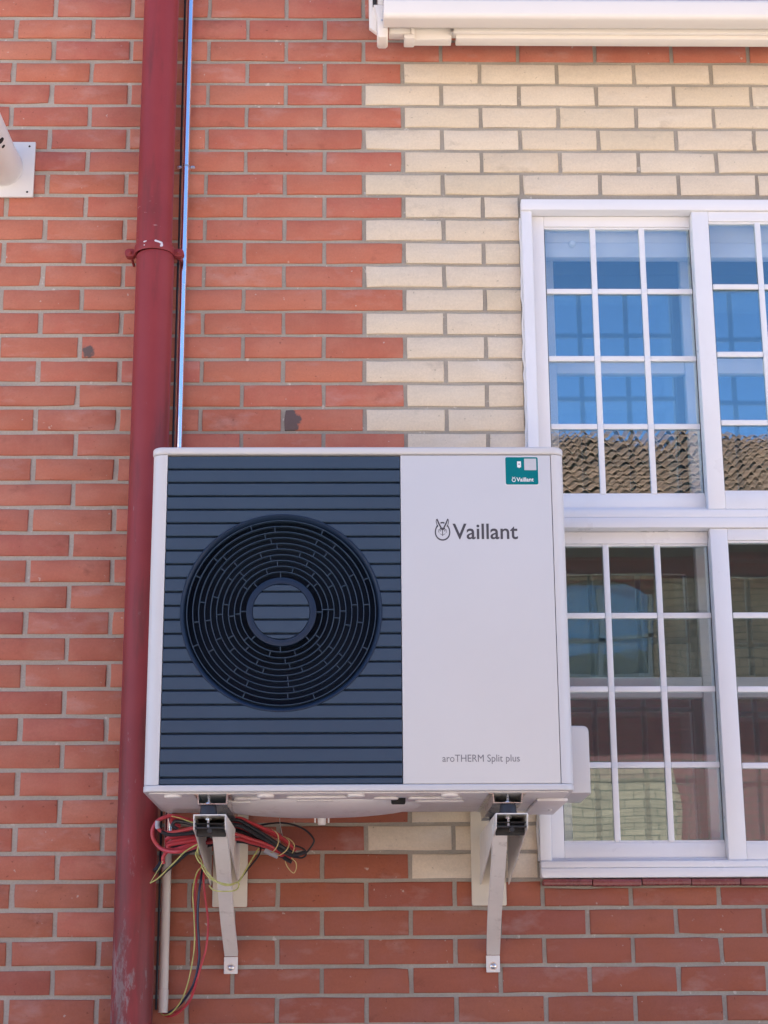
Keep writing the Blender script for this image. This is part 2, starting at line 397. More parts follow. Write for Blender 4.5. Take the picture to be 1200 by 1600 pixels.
def project(x, z):
    d = Vector((x, 0, z)) - CAM; w = d.dot(FWD)
    return 600 + 2750*d.dot(RIGHT)/w, 800 - 2750*d.dot(UP)/w
def is_cream(r, xm):
    if 3 <= r <= 35:
        x0 = 0.0 if r % 2 else -.125
        return x0 - .01 < xm < 1.97 + (0 if r % 2 else .125)
    return False
rest = {'red': bmesh.new(), 'cream': bmesh.new()}
count = {'red': 0, 'cream': 0}
chips = {(18, -3): 'red_chip', (15, -8): 'red_nick'}
for r in range(-27, 58):
    zc = Z0 - (r - .5) * H
    off = 0 if r % 2 else .125
    for c in range(-15, 17):
        a = c*PB + off; b = a + PB
        x0, x1 = a + .0062, b - .0062
        if x0 < -.66: x0 += .0012                     # wider head joints on the far left
        zt, zb = zc + .034, zc - .034
        if x1 < -.80: x0 += .0014; x1 -= .0008; zt -= random.uniform(.0005, .0022); zb += random.uniform(.0005, .0022)
        if zb < OZ1 - .02 and zt > OZ0 + .015:        # cut round the window frame
            if x0 > OX0 - .03 and x1 < OX1 + .03: continue
            if x0 < OX0 and x1 > .363: x1 = .3625
            if x0 < OX1 and x1 > OX1: x0 = OX1 + .015
            if x1 - x0 < .03: continue
        elif zb < OZ0 and zt > OZ0 - .055 and x1 > .37 and x0 < OX1: zt = 1.924     # below the sill tiles
        if zt - zb < .02: continue
        kind = 'cream' if is_cream(r, (x0+x1)/2) else 'red'
        px = [project(x, z) for x in (x0, x1) for z in (zb, zt)]
        xs = [p[0] for p in px]; ys = [p[1] for p in px]
        seen = max(xs) > 3 and min(xs) < 1197 and max(ys) > 3 and min(ys) < 1597
        if seen and min(xs) > 246 and max(xs) < 870 and min(ys) > 702 and max(ys) < 1235: seen = False    # behind the heat pump
        if seen and min(xs) > 610 and max(ys) < 62: seen = False                                           # behind the awning
        full = abs((x1 - x0) - .2376) < .003 and abs((zt - zb) - .068) < .001
        M4 = Matrix.Translation(((x0+x1)/2, random.uniform(-.0008, .0014), (zb+zt)/2))
        rot = random.uniform(-.0035, .0035)
        key = chips.get((r, c*2 + (0 if r % 2 else 1)))
        tone = kind
        if kind == 'red' and r >= 33:               # darker reds in the lower courses, thinning out to the left of the downpipe
            if x1 > -.66: tone = 'red_low' if r > 34 or x1 > -.2 else 'red_mid'
            elif random.random() < .2*(r-33): tone = 'red_mid'
        if seen:
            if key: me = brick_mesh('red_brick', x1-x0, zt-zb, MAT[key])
            elif full: me = random.choice(FULL[tone])
            else: me = brick_mesh(tone+'_brick', x1-x0, zt-zb, MAT[tone])
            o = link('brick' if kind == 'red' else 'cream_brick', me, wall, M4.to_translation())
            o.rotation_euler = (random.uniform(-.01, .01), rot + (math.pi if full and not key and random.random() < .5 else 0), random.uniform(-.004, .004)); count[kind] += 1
        else:
            me = random.choice(FULL[kind]) if full else brick_mesh('tmp', x1-x0, zt-zb, MAT[kind])
            n0 = len(rest[kind].verts); rest[kind].from_mesh(me); rest[kind].verts.ensure_lookup_table()
            bmesh.ops.transform(rest[kind], matrix=M4, verts=rest[kind].verts[n0:])
            if not full: bpy.data.meshes.remove(me)
for kind in rest:
    me = bpy.data.meshes.new('brick_courses'); rest[kind].to_mesh(me); rest[kind].free(); me.materials.append(MAT[kind])
    o = link('brick_courses', me, wall); o['kind'] = 'stuff'
print('bricks', count)
for i in range(9):                              # glazed sill tiles under the frame
    x = .3735 + i*.14; g = G(); dz = random.uniform(-.0015, .0015)
    g.box(x, x+.1386, -.034+random.uniform(-.002, .002), .03, 1.929+dz, 1.9475+dz*.5, .004)
    g.build('sill_tile', MAT['sill'], wall)

# ------------------------------------------------------------------ the window
win = thing('sliding_window', 'white sliding window of four sashes with grid bars, right of the heat pump', 'window', (.93, 0.02, 1.95))
g = G()
g.box(.3685, 1.495, -.030, .07, 4.0095, 4.0465, .003)
g.box(.3685, .4015, -.022, .07, 1.998, 4.0092, .003); g.box(1.462, 1.495, -.022, .07, 1.998, 4.0092, .003)
g.build('frame', MAT['upvc'], win)
g = G()                                         # two rails across the middle with a step between them
g.box(.402, 1.4615, -.030, .07, 2.9755, 3.0075, .0025); g.box(.402, 1.4615, -.026, .07, 3.0085, 3.0335, .0025)
g.box(.402, 1.4615, .004, .07, 3.0336, 3.047, .001)
g.build('transom', MAT['upvc'], win)
g = G()
g.prism(rrect(.3685, 1.495, 1.9505, 1.9775, .008, 4, (1, 1, 0, 0)), 'y', -.040, .07, .003)
g.box(.3685, 1.495, -.036, .07, 1.978, 1.9975, .003); g.box(.402, 1.4615, .006, .07, 1.998, 2.008, .001)
g.build('sill_rail', MAT['upvc'], win)

def sash(x0, x1, z0, z1, gx0, gx1, gz0, gz1, yf, yb, bars_x, bars_z):
    g = G()
    g.box(x0, gx0, yf, yb, z0, z1, .0025); g.box(gx1, x1, yf, yb, z0, z1, .0025)
    g.box(gx0, gx1, yf+.001, yb, gz1, z1, .0025); g.box(gx0, gx1, yf+.001, yb, z0, gz0, .0025)
    # a step (glazing bead) along the rails
    g.box(gx0+.001, gx1-.001, yf+.007, yb-.004, gz1-.006, gz1-.0002, .001); g.box(gx0+.001, gx1-.001, yf+.007, yb-.004, gz0+.0002, gz0+.006, .001)
    s = g.build('sash', MAT['upvc'], win)
    ym = yf + .012
    g = G(); g.box(gx0-.003, gx1+.003, ym, ym+.004, gz0-.003, gz1+.003); g.build('pane', MAT['glass'], s, None)
    g = G(); e = .0028                              # dark rubber gasket round the glass
    for b in ((gx0, gx0+e, gz0, gz1), (gx1-e, gx1, gz0, gz1), (gx0+e, gx1-e, gz0, gz0+e), (gx0+e, gx1-e, gz1-e, gz1)): g.box(b[0], b[1], ym-.0022, ym-.0002, b[2], b[3])
    g.build('gasket', MAT['gasket'], s, None)
    for x in bars_x:
        g = G(); g.box(x-.0088, x+.0088, ym-.0095, ym-.0003, gz0+.0030, gz1-.0030, .0025); g.build('muntin', MAT['upvc'], s)
    for z in bars_z:
        g = G(); xs = [gx0] + bars_x + [gx1]
        for a, b in zip(xs, xs[1:]):
            e0 = .0030 if a == gx0 else .0098; e1 = .0030 if b == gx1 else .0098
            g.box(a+e0, b-e1, ym-.0093, ym-.0003, z-.0085, z+.0085, .0025)
        g.build('muntin', MAT['upvc'], s)
        g = G()
        for x in bars_x: g.box(x-.0092, x+.0092, ym-.0101, ym-.0003, z-.0092, z+.0092, .0012)
        g.build('muntin_joint', MAT['blind'], s)
    return s
UZ = [3.755, 3.531, 3.3095]; LZ = [2.718, 2.4975, 2.275]
sash(.4025, .958, 3.0480, 4.0085, .443, .906, 3.0912, 3.9735, .016, .05, [.597, .752], UZ)
sash(.9052, 1.4605, 3.0352, 4.0085, .9575, 1.4205, 3.0885, 3.9755, -.022, .012, [1.112, 1.266], UZ)
sash(.4025, .958, 2.0085, 2.9745, .443, .906, 2.0530, 2.9380, .016, .05, [.597, .752], LZ)
sash(.9052, 1.4605, 1.9985, 2.9745, .9575, 1.4205, 2.0470, 2.9380, -.022, .012, [1.112, 1.266], [z-.008 for z in LZ])
# the older inner window, a hand's breadth further in
g = G(); y0, y1 = .192, .235
for x0, x1 in ((.385, .490), (.902, .950), (1.375, 1.48)): g.box(x0, x1, y0, y1, 1.96, 4.035, .003)
for xa, xb in ((.4905, .9015), (.9505, 1.3745)):
    g.box(xa, xb, y0+.004, y1, 3.547, 3.598, .003); g.box(xa, xb, y0+.004, y1, 2.502, 2.565, .003)
    g.box(xa, xb, y0+.004, y1, 1.96, 2.03, .003)
g.build('inner_frame', MAT['blind'], win)
g = G(); g.box(.4905, .9015, y0+.018, y0+.022, 2.031, 3.95); g.box(.9505, 1.3745, y0+.018, y0+.022, 2.031, 3.95)
g.build('inner_pane', MAT['glass'], win, None)
g = G()
for xa, xb in ((.4905, .9015), (.9505, 1.3745)):
    g.box(xa-.04, xb+.02, .062, .10, 3.889, 3.9395, .004); g.box(xa-.04, xb+.02, .068, .10, 3.9415, 4.006, .003)
bl = g.build('blind_box', MAT['blind'], win)
g = G(); g.lathe([(0, -.016), (.007, -.015), (.011, -.009), (.011, -.004), (.006, 0), (.004, .006)], (.536, .062, 3.931), (0, 1, 0), 16); g.build('knob', MAT['label_white'], bl)
g = G()                                        # bead of sealant between frame and bricks
pts = [(.3665+random.uniform(-.002, .0025), -.003+random.uniform(-.002, .002), 2.0+i*.0262) for i in range(77)]
g.tube(pts, .0042, 6, 2); g.build('sealant_bead', MAT['sealant'], win)

# ------------------------------------------------------------------ the house across the yard (seen mirrored in the panes)
far = thing('opposite_house', 'brick house across the yard with a tiled roof, mirrored in the window panes', 'house', (3, -15.2, 0))
YB = -15.0
g = G(); g.box(-9, 14, YB-8, YB-.012, 0, 6.7); g.build('wall', MAT['far_red'], far, None)
g = G()
for x0, x1, z0, z1 in ((1.0, 2.0, 5.2, 6.42), (3.42, 6.6, 5.14, 6.42), (1.0, 3.42, 6.40, 6.47), (.6, 3.55, 2.6, 4.16)):
    g.box(x0, x1, YB-.01, YB+.004, z0, z1)
g.build('cream_border', MAT['far_cream'], far, None)
g = G()
pl = [(2.0, 5.22)] + [(2.0 + 1.42*i/12, 6.22 + .17*math.sin(math.pi*i/12)) for i in range(13)] + [(3.42, 5.22)]
g.prism(pl, 'y', YB-.2, YB-.009); fw = g.build('window', MAT['room'], far, None)
g = G()
for b in ((2.02, 3.40, 5.76, 5.81), (2.02, 3.40, 5.23, 5.28), (2.02, 2.08, 5.28, 6.25), (2.68, 2.74, 5.28, 6.3), (3.34, 3.40, 5.28, 6.25)): g.box(b[0], b[1], YB-.008, YB+.03, b[2], b[3])
g.build('frame', MAT['far_frame'], fw, None)
g = G(); g.prism(pl, 'y', YB-.006, YB-.002); g.build('pane', MAT['far_glass'], fw, None)
g = G(); g.box(-9.3, 14.3, YB-.2, YB+1.5, 6.70, 6.80); g.build('eave', MAT['eave_wood'], far, None)
g = G(); g.tube([(-9.3, YB+1.56, 6.80), (2, YB+1.56, 6.80), (14.3, YB+1.56, 6.80)], .07, 10, 1); g.build('gutter', MAT['pipe'], far)
# roof of wavy clay tiles, every course stepping over the one below
V = []; F = []; nx = 0
ex, ez = YB+1.5, 6.93; rows = 16; run = .305; slope = .5; pitch = .185
xs = [-1.0 + i*pitch/6 for i in range(int(9.5/(pitch/6)))]
nx = len(xs)
for k in range(rows):
    skew = random.uniform(-.02, .02)
    for t, lift in ((0, .040), (0.02, .050), (1.08, .0)):
        for i, x in enumerate(xs):
            ti = int((x - xs[0]) / pitch); rr = random.Random(ti*131 + k*17)
            w = math.sin((x + skew) / pitch * 2*math.pi)
            V.append((x, ex - run*(k + t) - rr.uniform(0, .02), ez + run*slope*(k + t) + lift + .036*w + rr.uniform(-.006, .006)))
for k in range(rows):
    for q in range(2):
        a = (k*3 + q)*nx
        for i in range(nx-1): F.append((a+i, a+i+1, a+nx+i+1, a+nx+i))
me = bpy.data.meshes.new('roof_tiles'); me.from_pydata(V, [], F); me.materials.append(MAT['rooftile'])
o = link('roof_tiles', me, far); o['kind'] = 'stuff'
g = G(); g.prism([(ex, ez-.06), (ex - run*rows, ez-.06 + run*rows*slope), (YB-8, ez-.1), (YB-8, 6.81), (ex, 6.81)], 'x', -9.3, 14.3); g.build('roof', MAT['plaster'], far, None)

# ------------------------------------------------------------------ red downpipe
dp = thing('downpipe', 'dark red painted downpipe with worn grey patches near its foot', 'drainpipe', (-.768, -.078, 0))
PX, PY = -.7685, -.092
g = G(); g.lathe([(.0548, 3.83), (.0546, 5.2), (.0548, 6.9)], (PX-.002, PY, 0), (0, 0, 1), 56); g.build('upper_pipe', MAT['pipe'], dp)
g = G(); g.lathe([(.0572, .1), (.0568, 1.6), (.0566, 2.6), (.0572, 3.80), (.0570, 3.818), (.0545, 3.822)], (PX+.003, PY, 0), (0, 0, 1), 56); g.build('lower_pipe', MAT['pipe'], dp)
g = G(); g.lathe([(.0555, 3.823), (.0605, 3.8225), (.0612, 3.826), (.0612, 3.845), (.0600, 3.849), (.0556, 3.8492)], (PX, PY, 0), (0, 0, 1), 56)
for sx in (-1, 1):
    cx = PX + sx*.0735; t = rrect(cx-.0165, cx+.0165, 3.818, 3.8445, .012, 5)
    g.prism(t, 'y', PY-.006, PY+.006, .0015); g.prism(t, 'y', PY+.008, PY+.02, .0015)
    g.lathe([(0, -.012), (.004, -.011), (.0062, -.009), (.0062, -.006)], (cx, PY, 3.831), (0, 1, 0), 12)
    g.cyl((cx, PY+.02, 3.831), (cx, .01, 3.831), .004, 10)
cl = g.build('clamp', MAT['pipe'], dp)
def chip(poly, r):                                  # flakes of paint gone from the clamp, wrapped on its curve
    g = G(); a = []; b = []
    for u, z in poly:
        th = u / r; a.append((PX + r*math.sin(th), PY - r*math.cos(th), z)); b.append((PX + (r-.002)*math.sin(th), PY - (r-.002)*math.cos(th), z))
    n = len(a); g.add(a + b, [tuple(range(n))] + [(i, n+i, n+(i+1) % n, (i+1) % n) for i in range(n)]); g.build('paint_chip', MAT['bare'], cl, None)
chip([(.006, 3.8475), (.010, 3.8492), (.022, 3.846), (.0305, 3.8445), (.033, 3.838), (.0335, 3.832), (.029, 3.829), (.025, 3.8285), (.0235, 3.833), (.027, 3.838), (.020, 3.841), (.012, 3.8425), (.0075, 3.8435)], .0616)
chip([(-.030, 3.8445), (-.027, 3.847), (-.019, 3.8475), (-.0175, 3.8455), (-.0215, 3.8435), (-.026, 3.8425)], .0616)
chip([(-.027, 3.835), (-.0245, 3.8355), (-.0235, 3.833), (-.0255, 3.8315), (-.0275, 3.8325)], .0616)

# ------------------------------------------------------------------ metal conduit and the cable beside it
cn = thing('metal_conduit', 'slim shiny metal conduit running down the wall beside the red downpipe', 'conduit', (-.6875, -.014, 1.59))
CX = -.6850; CY = -.034
g = G(); g.lathe([(.0114, 2.03), (.0114, 6.9)], (CX, CY, 0), (0, 0, 1), 24); g.lathe([(.0115, 3.75), (.0125, 3.7502), (.0125, 3.90), (.0115, 3.9002)], (CX, CY, 0), (0, 0, 1), 24); g.build('tube', MAT['conduit'], cn)
g = G(); g.lathe([(.0128, 1.655), (.0128, 2.03), (.0095, 2.0302)], (CX-.0012, CY-.001, 0), (0, 0, 1), 24); g.build('lower_tube', MAT['sleeve'], cn)
g = G(); g.lathe([(.0100, 1.594), (.0136, 1.592), (.0138, 1.597), (.0138, 1.652), (.0129, 1.6545)], (CX-.0012, CY-.001, 0), (0, 0, 1), 24); g.build('end_coupler', MAT['sleeve'], cn)
for z in (4.153, 5.3, 3.15):
    g = G(); g.lathe([(.0115, -.0035), (.0128, -.003), (.0128, .003), (.0115, .0035)], (CX, CY, z), (0, 0, 1), 24)
    for sx in (-1, 1): g.prism(rrect(CX+sx*.021-.007, CX+sx*.021+.007, z-.005, z+.005, .0045, 4), 'y', CY+.004, CY+.0075, .0006)
    g.box(CX-.012, CX+.012, CY+.0076, .004, z-.005, z+.005, .001)
    c = g.build('saddle_clip', MAT['galv'], cn)
    for sx in (-1, 1):
        g = G(); g.lathe([(0, -.0058), (.003, -.0050), (.0042, -.0030), (.0042, -.0023)], (CX+sx*.021, CY+.0062, z), (0, 1, 0), 12); g.build('screw', MAT['zinc'], c)
bc = G(); bc.tube([(-.7045, -.006, 6.9), (-.7048, -.006, 4.6), (-.7035, -.007, 3.9), (-.7035, -.012, 3.83), (-.7045, -.006, 3.75), (-.7052, -.006, 2.9), (-.7085, -.007, 2.2), (-.7075, -.008, 1.9), (-.7085, -.008, 1.60)], .0034, 8, 8)
tag(bc.build('cable', MAT['wire_black']), 'thin black cable pressed against the wall between downpipe and metal conduit', 'cable')

# ------------------------------------------------------------------ heat pump
hp = thing('heat_pump', 'white outdoor heat pump with a dark slatted fan grille, hung on the brick wall', 'heat pump', (-.147, -.35, 2.10))
XL, XR, ZB, ZT, YF0 = -.6945, .4005, 2.148, 3.0225, -.600
GX0, GX1 = -.6535, -.0365                        # grille field
arc = lambda cx, cy, r, a0, a1, n=7: [(cx + r*math.cos(math.radians(a0+(a1-a0)*i/n)), cy + r*math.sin(math.radians(a0+(a1-a0)*i/n))) for i in range(n+1)]
R = .028
plan = arc(XL+R, YF0+R, R, 180, 270) + [(GX0-.0012, YF0), (GX0-.0012, -.47), (GX1+.0012, -.47), (GX1+.0012, YF0+.0045), (.3655, YF0+.0045)]
plan += [(.3655, -.12), (XL, -.12)]
g = G(); g.prism(plan, 'z', ZB, ZT); g.build('casing', MAT['casing'], hp)
g = G(); g.prism([(.3672, -.12), (.3672, YF0)] + arc(XR-R, YF0+R, R, 270, 360) + [(XR, -.12)], 'z', ZB, ZT); g.build('corner_post', MAT['casing'], hp)
g = G(); g.box(GX1+.0012, .3657, YF0, YF0+.0040, ZB+.0006, ZT-.0012, .0016); fp = g.build('front_panel', MAT['casing'], hp)
g = G(); g.prism(rrect(XL-.0022, XR+.0016, YF0-.0035, -.116, .031, 8, (1, 1, 1, 1)), 'z', 3.0242, 3.0445, .0055, 3); g.build('top_cover', MAT['casing'], hp)
g = G(); g.box(GX0-.001, GX1+.001, -.4765, -.4712, ZB+.002, ZT-.002); g.build('duct_shade_sheet', MAT['navy_cavity_shade'], hp, None)  # dark sheet painting the shade of the hollow behind the rings
# grille: backing sheet with the fan opening, slats, rings
FX, FZ, FR = -.3488, 2.5958, .2620
N = 96
g = G()
ring = [(FX + .2465*math.sin(2*math.pi*i/N), FZ + .2465*math.cos(2*math.pi*i/N)) for i in range(N)]
def to_rect(u, v):
    dx, dz = u-FX, v-FZ
    t = min(((GX1-FX)/dx if dx > 0 else (GX0-FX)/dx) if abs(dx) > 1e-9 else 9e9, ((ZT-FZ)/dz if dz > 0 else (ZB-FZ)/dz) if abs(dz) > 1e-9 else 9e9)
    return FX+dx*t, FZ+dz*t
out = [to_rect(*p) for p in ring]
for cx, cz in ((GX0, ZB), (GX0, ZT), (GX1, ZB), (GX1, ZT)):     # snap the nearest outline point to each corner
    k = min(range(N), key=lambda i: (out[i][0]-cx)**2 + (out[i][1]-cz)**2); out[k] = (cx, cz)
V = [(x, -.5855, z) for x, z in ring] + [(x, -.5855, z) for x, z in out] + [(x, -.575, z) for x, z in ring]
F = [(i, (i+1) % N, N+(i+1) % N, N+i) for i in range(N)] + [(i, 2*N+i, 2*N+(i+1) % N, (i+1) % N) for i in range(N)]
g.add(V, F); g.build('grille_backing', MAT['navy_shaded'], hp, None)
PITCH = .03712
def slat(z0, z1, xl, xr, circ, inside):
    """a flat bar cut by the fan circle; its long edges are rounded"""
    g = G(); zs = [z0 + (z1-z0)*i/10 for i in range(11)]
    b = .0018; y = YF0 + .0004
    def span(z):
        d = circ*circ - (z-FZ)**2; return math.sqrt(d) if d > 0 else 0
    sets = []
    if inside: sets = [[(z, FX-span(z), FX+span(z)) for z in zs if span(z) > .004]]
    else:
        hole = [span(z) > 0 for z in zs]
        if not any(hole): sets = [[(z, xl, xr) for z in (z0, z1)]]
        elif inside is None: sets = [[(z, xl, FX-span(z)) for z in zs]]
        else: sets = [[(z, FX+span(z), xr) for z in zs]]
    for st in sets:
        if len(st) < 2: continue
        rows = [(st[0][0], y+.0125, st[0]), (st[0][0], y+b, st[0]), (st[0][0]+b, y, st[0])] + [(q[0], y, q) for q in st[1:-1]] + [(st[-1][0]-b, y, st[-1]), (st[-1][0], y+b, st[-1]), (st[-1][0], y+.0125, st[-1])]
        A = [(q[1], yy, z) for z, yy, q in rows]; B = [(q[2], yy, z) for z, yy, q in rows]
        n = len(rows); A2 = [(x, y+.0125, z) for x, _, z in A]; B2 = [(x, y+.0125, z) for x, _, z in B]
        F = [(i, n+i, n+i+1, i+1) for i in range(n-1)] + [(2*n+i, i, i+1, 2*n+i+1) for i in range(n-1)] + [(n+i, 3*n+i, 3*n+i+1, n+i+1) for i in range(n-1)]
        g.add(A + B + A2 + B2, F)
    bmesh.ops.recalc_face_normals(g.bm, faces=g.bm.faces)
    return g
for k in range(24):
    zt = ZT - .0006 - k*PITCH - (.003 if k == 0 else .0042); zb = ZT - (k+1)*PITCH
    if k == 23: zb = ZB + .0012
    if zt - zb < .006: continue
    cut = any(abs(zb + (zt-zb)*i/10 - FZ) < FR for i in range(11))
    for side in ((None, False) if cut else (False,)):        # the fan opening cuts these in a left and a right piece
        slat(zb, zt, GX0+.0005, GX1-.0005, FR, side).build('slat', MAT['navy'], hp, 40)
hub = G(); hub.lathe([(0, 0), (.0745, 0), (.0745, .002)], (FX, -.5865, FZ), (0, 1, 0), 64)
hub.lathe([(.0745, -.0115), (.0755, -.0125), (.0895, -.0135), (.0912, -.0125), (.0912, .012), (.0745, .012)], (FX, -.5865, FZ), (0, 1, 0), 72)
hb = hub.build('hub', MAT['navy_shaded'], hp)
for k in range(24):
    zt = ZT - .0006 - k*PITCH - .0042; zb = ZT - (k+1)*PITCH
    if zt < FZ-.073 or zb > FZ+.073: continue
    slat(max(zb, FZ-.0735), min(zt, FZ+.0735), 0, 0, .0735, True).build('slat', MAT['navy'], hb, 40)
g = G(); g.lathe([(.2635, .012), (.2635, .0006), (.2622, -.0014), (.2600, -.0018), (.2565, .0002), (.2475, .0135), (.2462, .02), (.2462, .034), (.2480, .036)], (FX, YF0, FZ), (0, 1, 0), 128); g.build('fan_rim', MAT['navy_shaded'], hp)
rs = random.Random(5)
for k in range(1, 11):
    r = .0912 + .01545*k; g = G()
    g.lathe([(r-.0010, .0012), (r-.0005, .0006), (r+.0005, .0006), (r+.0010, .0012), (r+.0010, .017), (r-.0010, .017), (r-.0010, .0012)], (FX, YF0, FZ), (0, 1, 0), 112)
    n = [8, 10, 8, 10, 10, 10, 8, 10, 8, 8][k-1]; ph = rs.uniform(0, 2*math.pi/n) if k > 1 else 0
    for i in range(n):                            # little radial bridges to the next ring inwards
        a = ph + 2*math.pi*i/n + rs.uniform(-.03, .03); t = bmesh.new()
        w = .0009; x0, x1 = r-.0147, r-.0008
        v = [t.verts.new(p) for p in ((x0,.0014,-w),(x1,.0014,-w),(x1,.014,-w),(x0,.014,-w),(x0,.0014,w),(x1,.0014,w),(x1,.014,w),(x0,.014,w))]
        for f in ((0,3,2,1),(4,5,6,7),(0,1,5,4),(1,2,6,5),(2,3,7,6),(3,0,4,7)): t.faces.new([v[q] for q in f])
        g.merge(t, Matrix.Translation((FX, YF0, FZ)) @ Matrix.Rotation(a, 4, 'Y'))
    g.build('grille_ring', MAT['navy'], hp, 30)
# base pan
g = G()
g.prism(rrect(XL-.0012, XR+.0006, YF0-.0012, -.118, .028, 7), 'z', 2.1305, 2.1474, .0035, 3)
g.build('base_pan', MAT['casing'], hp)
g = G()
g.prism(rrect(XL+.012, XR-.012, YF0+.014, -.130, .02, 5), 'z', 2.1268, 2.1303, .002)
for x in (-.622, -.386, -.155, .085): g.lathe([(0, -.0085), (.017, -.0085), (.0215, -.006), (.0225, 0)], (x, -.555, 2.1268), (0, 0, 1), 28)
for x0, x1, y in ((-.335, -.175, -.525), (-.31, -.215, -.455), (-.35, -.17, -.36), (-.11, -.045, -.50), (-.02, .12, -.50), (0.0, .13, -.43), (-.47, -.40, -.50), (-.49, -.43, -.42)):
    g.prism(rrect(x0, x1, y-.013, y+.013, .0125, 6), 'z', 2.1195, 2.1268, .004)
g.build('underside', MAT['casing_low'], hp)
g = G(); t = bmesh.new()                          # shallow drain dish
bmesh.ops.create_uvsphere(t, u_segments=48, v_segments=24, radius=1)
g.merge(t, Matrix.Translation((-.262, -.30, 2.131)) @ Matrix.Diagonal((.285, .165, .034, 1)))
g.lathe([(0, -.021), (.010, -.021), (.0115, -.018), (.0125, 0)], (-.248, -.2, 2.106), (0, 0, 1), 20)
for sx in (-1, 1): g.box(-.248+sx*.0185-.0025, -.248+sx*.0185+.0025, -.208, -.192, 2.091, 2.112, .001)
g.build('drain_dish', MAT['casing_low'], hp)
g = G(); g.box(-.063, -.026, -.476, -.452, 2.112, 2.1335, .004); g.build('plug', MAT['hole'], hp)
g = G(); g.box(.318, .3985, -.46, -.122, 2.1185, 2.1262, .002); g.lathe([(0, -.003), (.005, -.002), (.006, 0)], (.375, -.25, 2.1185), (0, 0, 1), 12); g.build('service_flap', MAT['casing_low'], hp)
g = G(); g.prism(rrect(XR+.0005, .4645, 2.142, 2.3215, .016, 6, (0, 0, 1, 0)), 'y', -.43, -.2, .006); g.build('valve_cover', MAT['casing'], hp)
# foot rails: hat channels across the underside
for rx in (-.5190, .2305):
    w, t = .0365, .0022; zt, zb = 2.1263, 2.1002
    prof = [(rx-w-.011, zt), (rx-w-.011, zt-t), (rx-w-.002, zt-t), (rx-w, zb+.006), (rx-w, zb), (rx+w, zb), (rx+w, zb+.006), (rx+w+.002, zt-t), (rx+w+.011, zt-t), (rx+w+.011, zt),
            (rx+w+.002-t, zt), (rx+w-t, zb+.006), (rx+w-t, zb+t), (rx-w+t, zb+t), (rx-w+t, zb+.006), (rx-w-.002+t, zt)]
    g = G(); g.prism(prof, 'y', -.585, -.14); fr = g.build('foot_rail', MAT['galv'], hp)
# lettering and marks on the front panel
def lettering(name, body, x0, x1, zb, mat, parent, y, bold=0.0, height=None):
    cu = bpy.data.curves.new('lettering', 'FONT'); cu.body = body; cu.size = 1; cu.extrude = .006; cu.offset = bold; cu.resolution_u = 4
    t = bpy.data.objects.new('lettering', cu); C.objects.link(t)
    bpy.context.view_layer.update()
    dg = bpy.context.evaluated_depsgraph_get(); me = bpy.data.meshes.new_from_object(t.evaluated_get(dg))
    bpy.data.objects.remove(t); bpy.data.curves.remove(cu)
    X = [v.co.x for v in me.vertices]; Zs = [v.co.y for v in me.vertices]
    k = (x1-x0)/(max(X)-min(X)); mx = min(X); kz = k if height is None else height/max(Zs)
    for v in me.vertices: v.co = Vector((x0 + (v.co.x-mx)*k, y - v.co.z*.02, zb + v.co.y*kz))
    me.materials.clear(); me.materials.append(mat)
    return link(name, me, parent)
YP = YF0 - .0003
def flat(name, polys, mat, parent, y=YP, th=.0004):
    g = G()
    for p in polys: g.prism(p, 'y', y, y+th)
    return g.build(name, mat, parent, None)
lettering('wordmark', 'Vaillant', .1010, .2735, 2.7905, MAT['ink'], fp, YP, .012, .0415)
lettering('model_lettering', 'aroTHERM Split plus', .0650, .2625, 2.2035, MAT['ink_light'], fp, YP, .0, .0182)
def emblem(cx, cz, s, mat, parent, y, simple=False):
    """hare's head looking out of an egg-shaped ring, ears breaking through its top"""
    P = []; n = 40
    def egg(a, k): return (cx + s*k*.62*math.sin(a)*(1 - .10*math.cos(a)), cz + s*k*.78*math.cos(a) - s*.07)
    gap = .36
    for i in range(n):                              # the ring stays open where the ears pass
        a0, a1 = 2*math.pi*i/n, 2*math.pi*(i+1)/n
        am = ((a0+a1)/2 + math.pi) % (2*math.pi) - math.pi
        if .34 < abs(am) < .74: continue
        ri = .70 if simple else .84; P.append([egg(a0, 1), egg(a1, 1), egg(a1, ri), egg(a0, ri)])
    for sx in (-1, 1):
        f = lambda u, v: (cx + sx*s*u, cz + s*v)
        P.append([f(.14, .16), f(.04, .20), f(.24, .62), f(.40, .99), f(.48, .94), f(.36, .58)][::sx])     # inner edge of the ear
        if not simple:
            P.append([f(.50, .93), f(.455, .935), f(.47, .74), f(.42, .50), f(.33, .30), f(.36, .27), f(.47, .47), f(.53, .74)][::sx])   # outer edge
            P.append([f(.0, .25), f(.10, .18), f(.22, .24), f(.18, .13), f(.05, .02), f(.0, -.02)][::sx])     # brow
            P.append([f(.10, .08), f(.22, .14), f(.29, .04), f(.24, .05), f(.17, .07)][::sx])                # eye lid
            P.append([f(.12, -.02), f(.21, .03), f(.25, -.05), f(.17, -.09)][::sx])                          # eye
            P.append([f(.03, -.02), f(.0, -.02), f(.0, -.42), f(.035, -.40)][::sx])                         # nose line
            P.append([f(.035, -.40), f(.0, -.48), f(.0, -.43), f(.04, -.36), f(.20, -.25), f(.22, -.28)][::sx]) # mouth
            P.append([f(.30, .10), f(.335, .08), f(.34, -.12), f(.27, -.22), f(.25, -.20), f(.305, -.10)][::sx]) # cheek
    return flat('emblem', P, mat, parent, y)
emblem(.0745, 2.8135, .0330, MAT['ink'], fp, YP)
g = G(); g.prism(rrect(.2440, .3330, 2.9385, 3.0170, .005, 5), 'y', YF0-.0004, YF0+.0005); st = g.build('sticker', MAT['label_white'], hp, None)
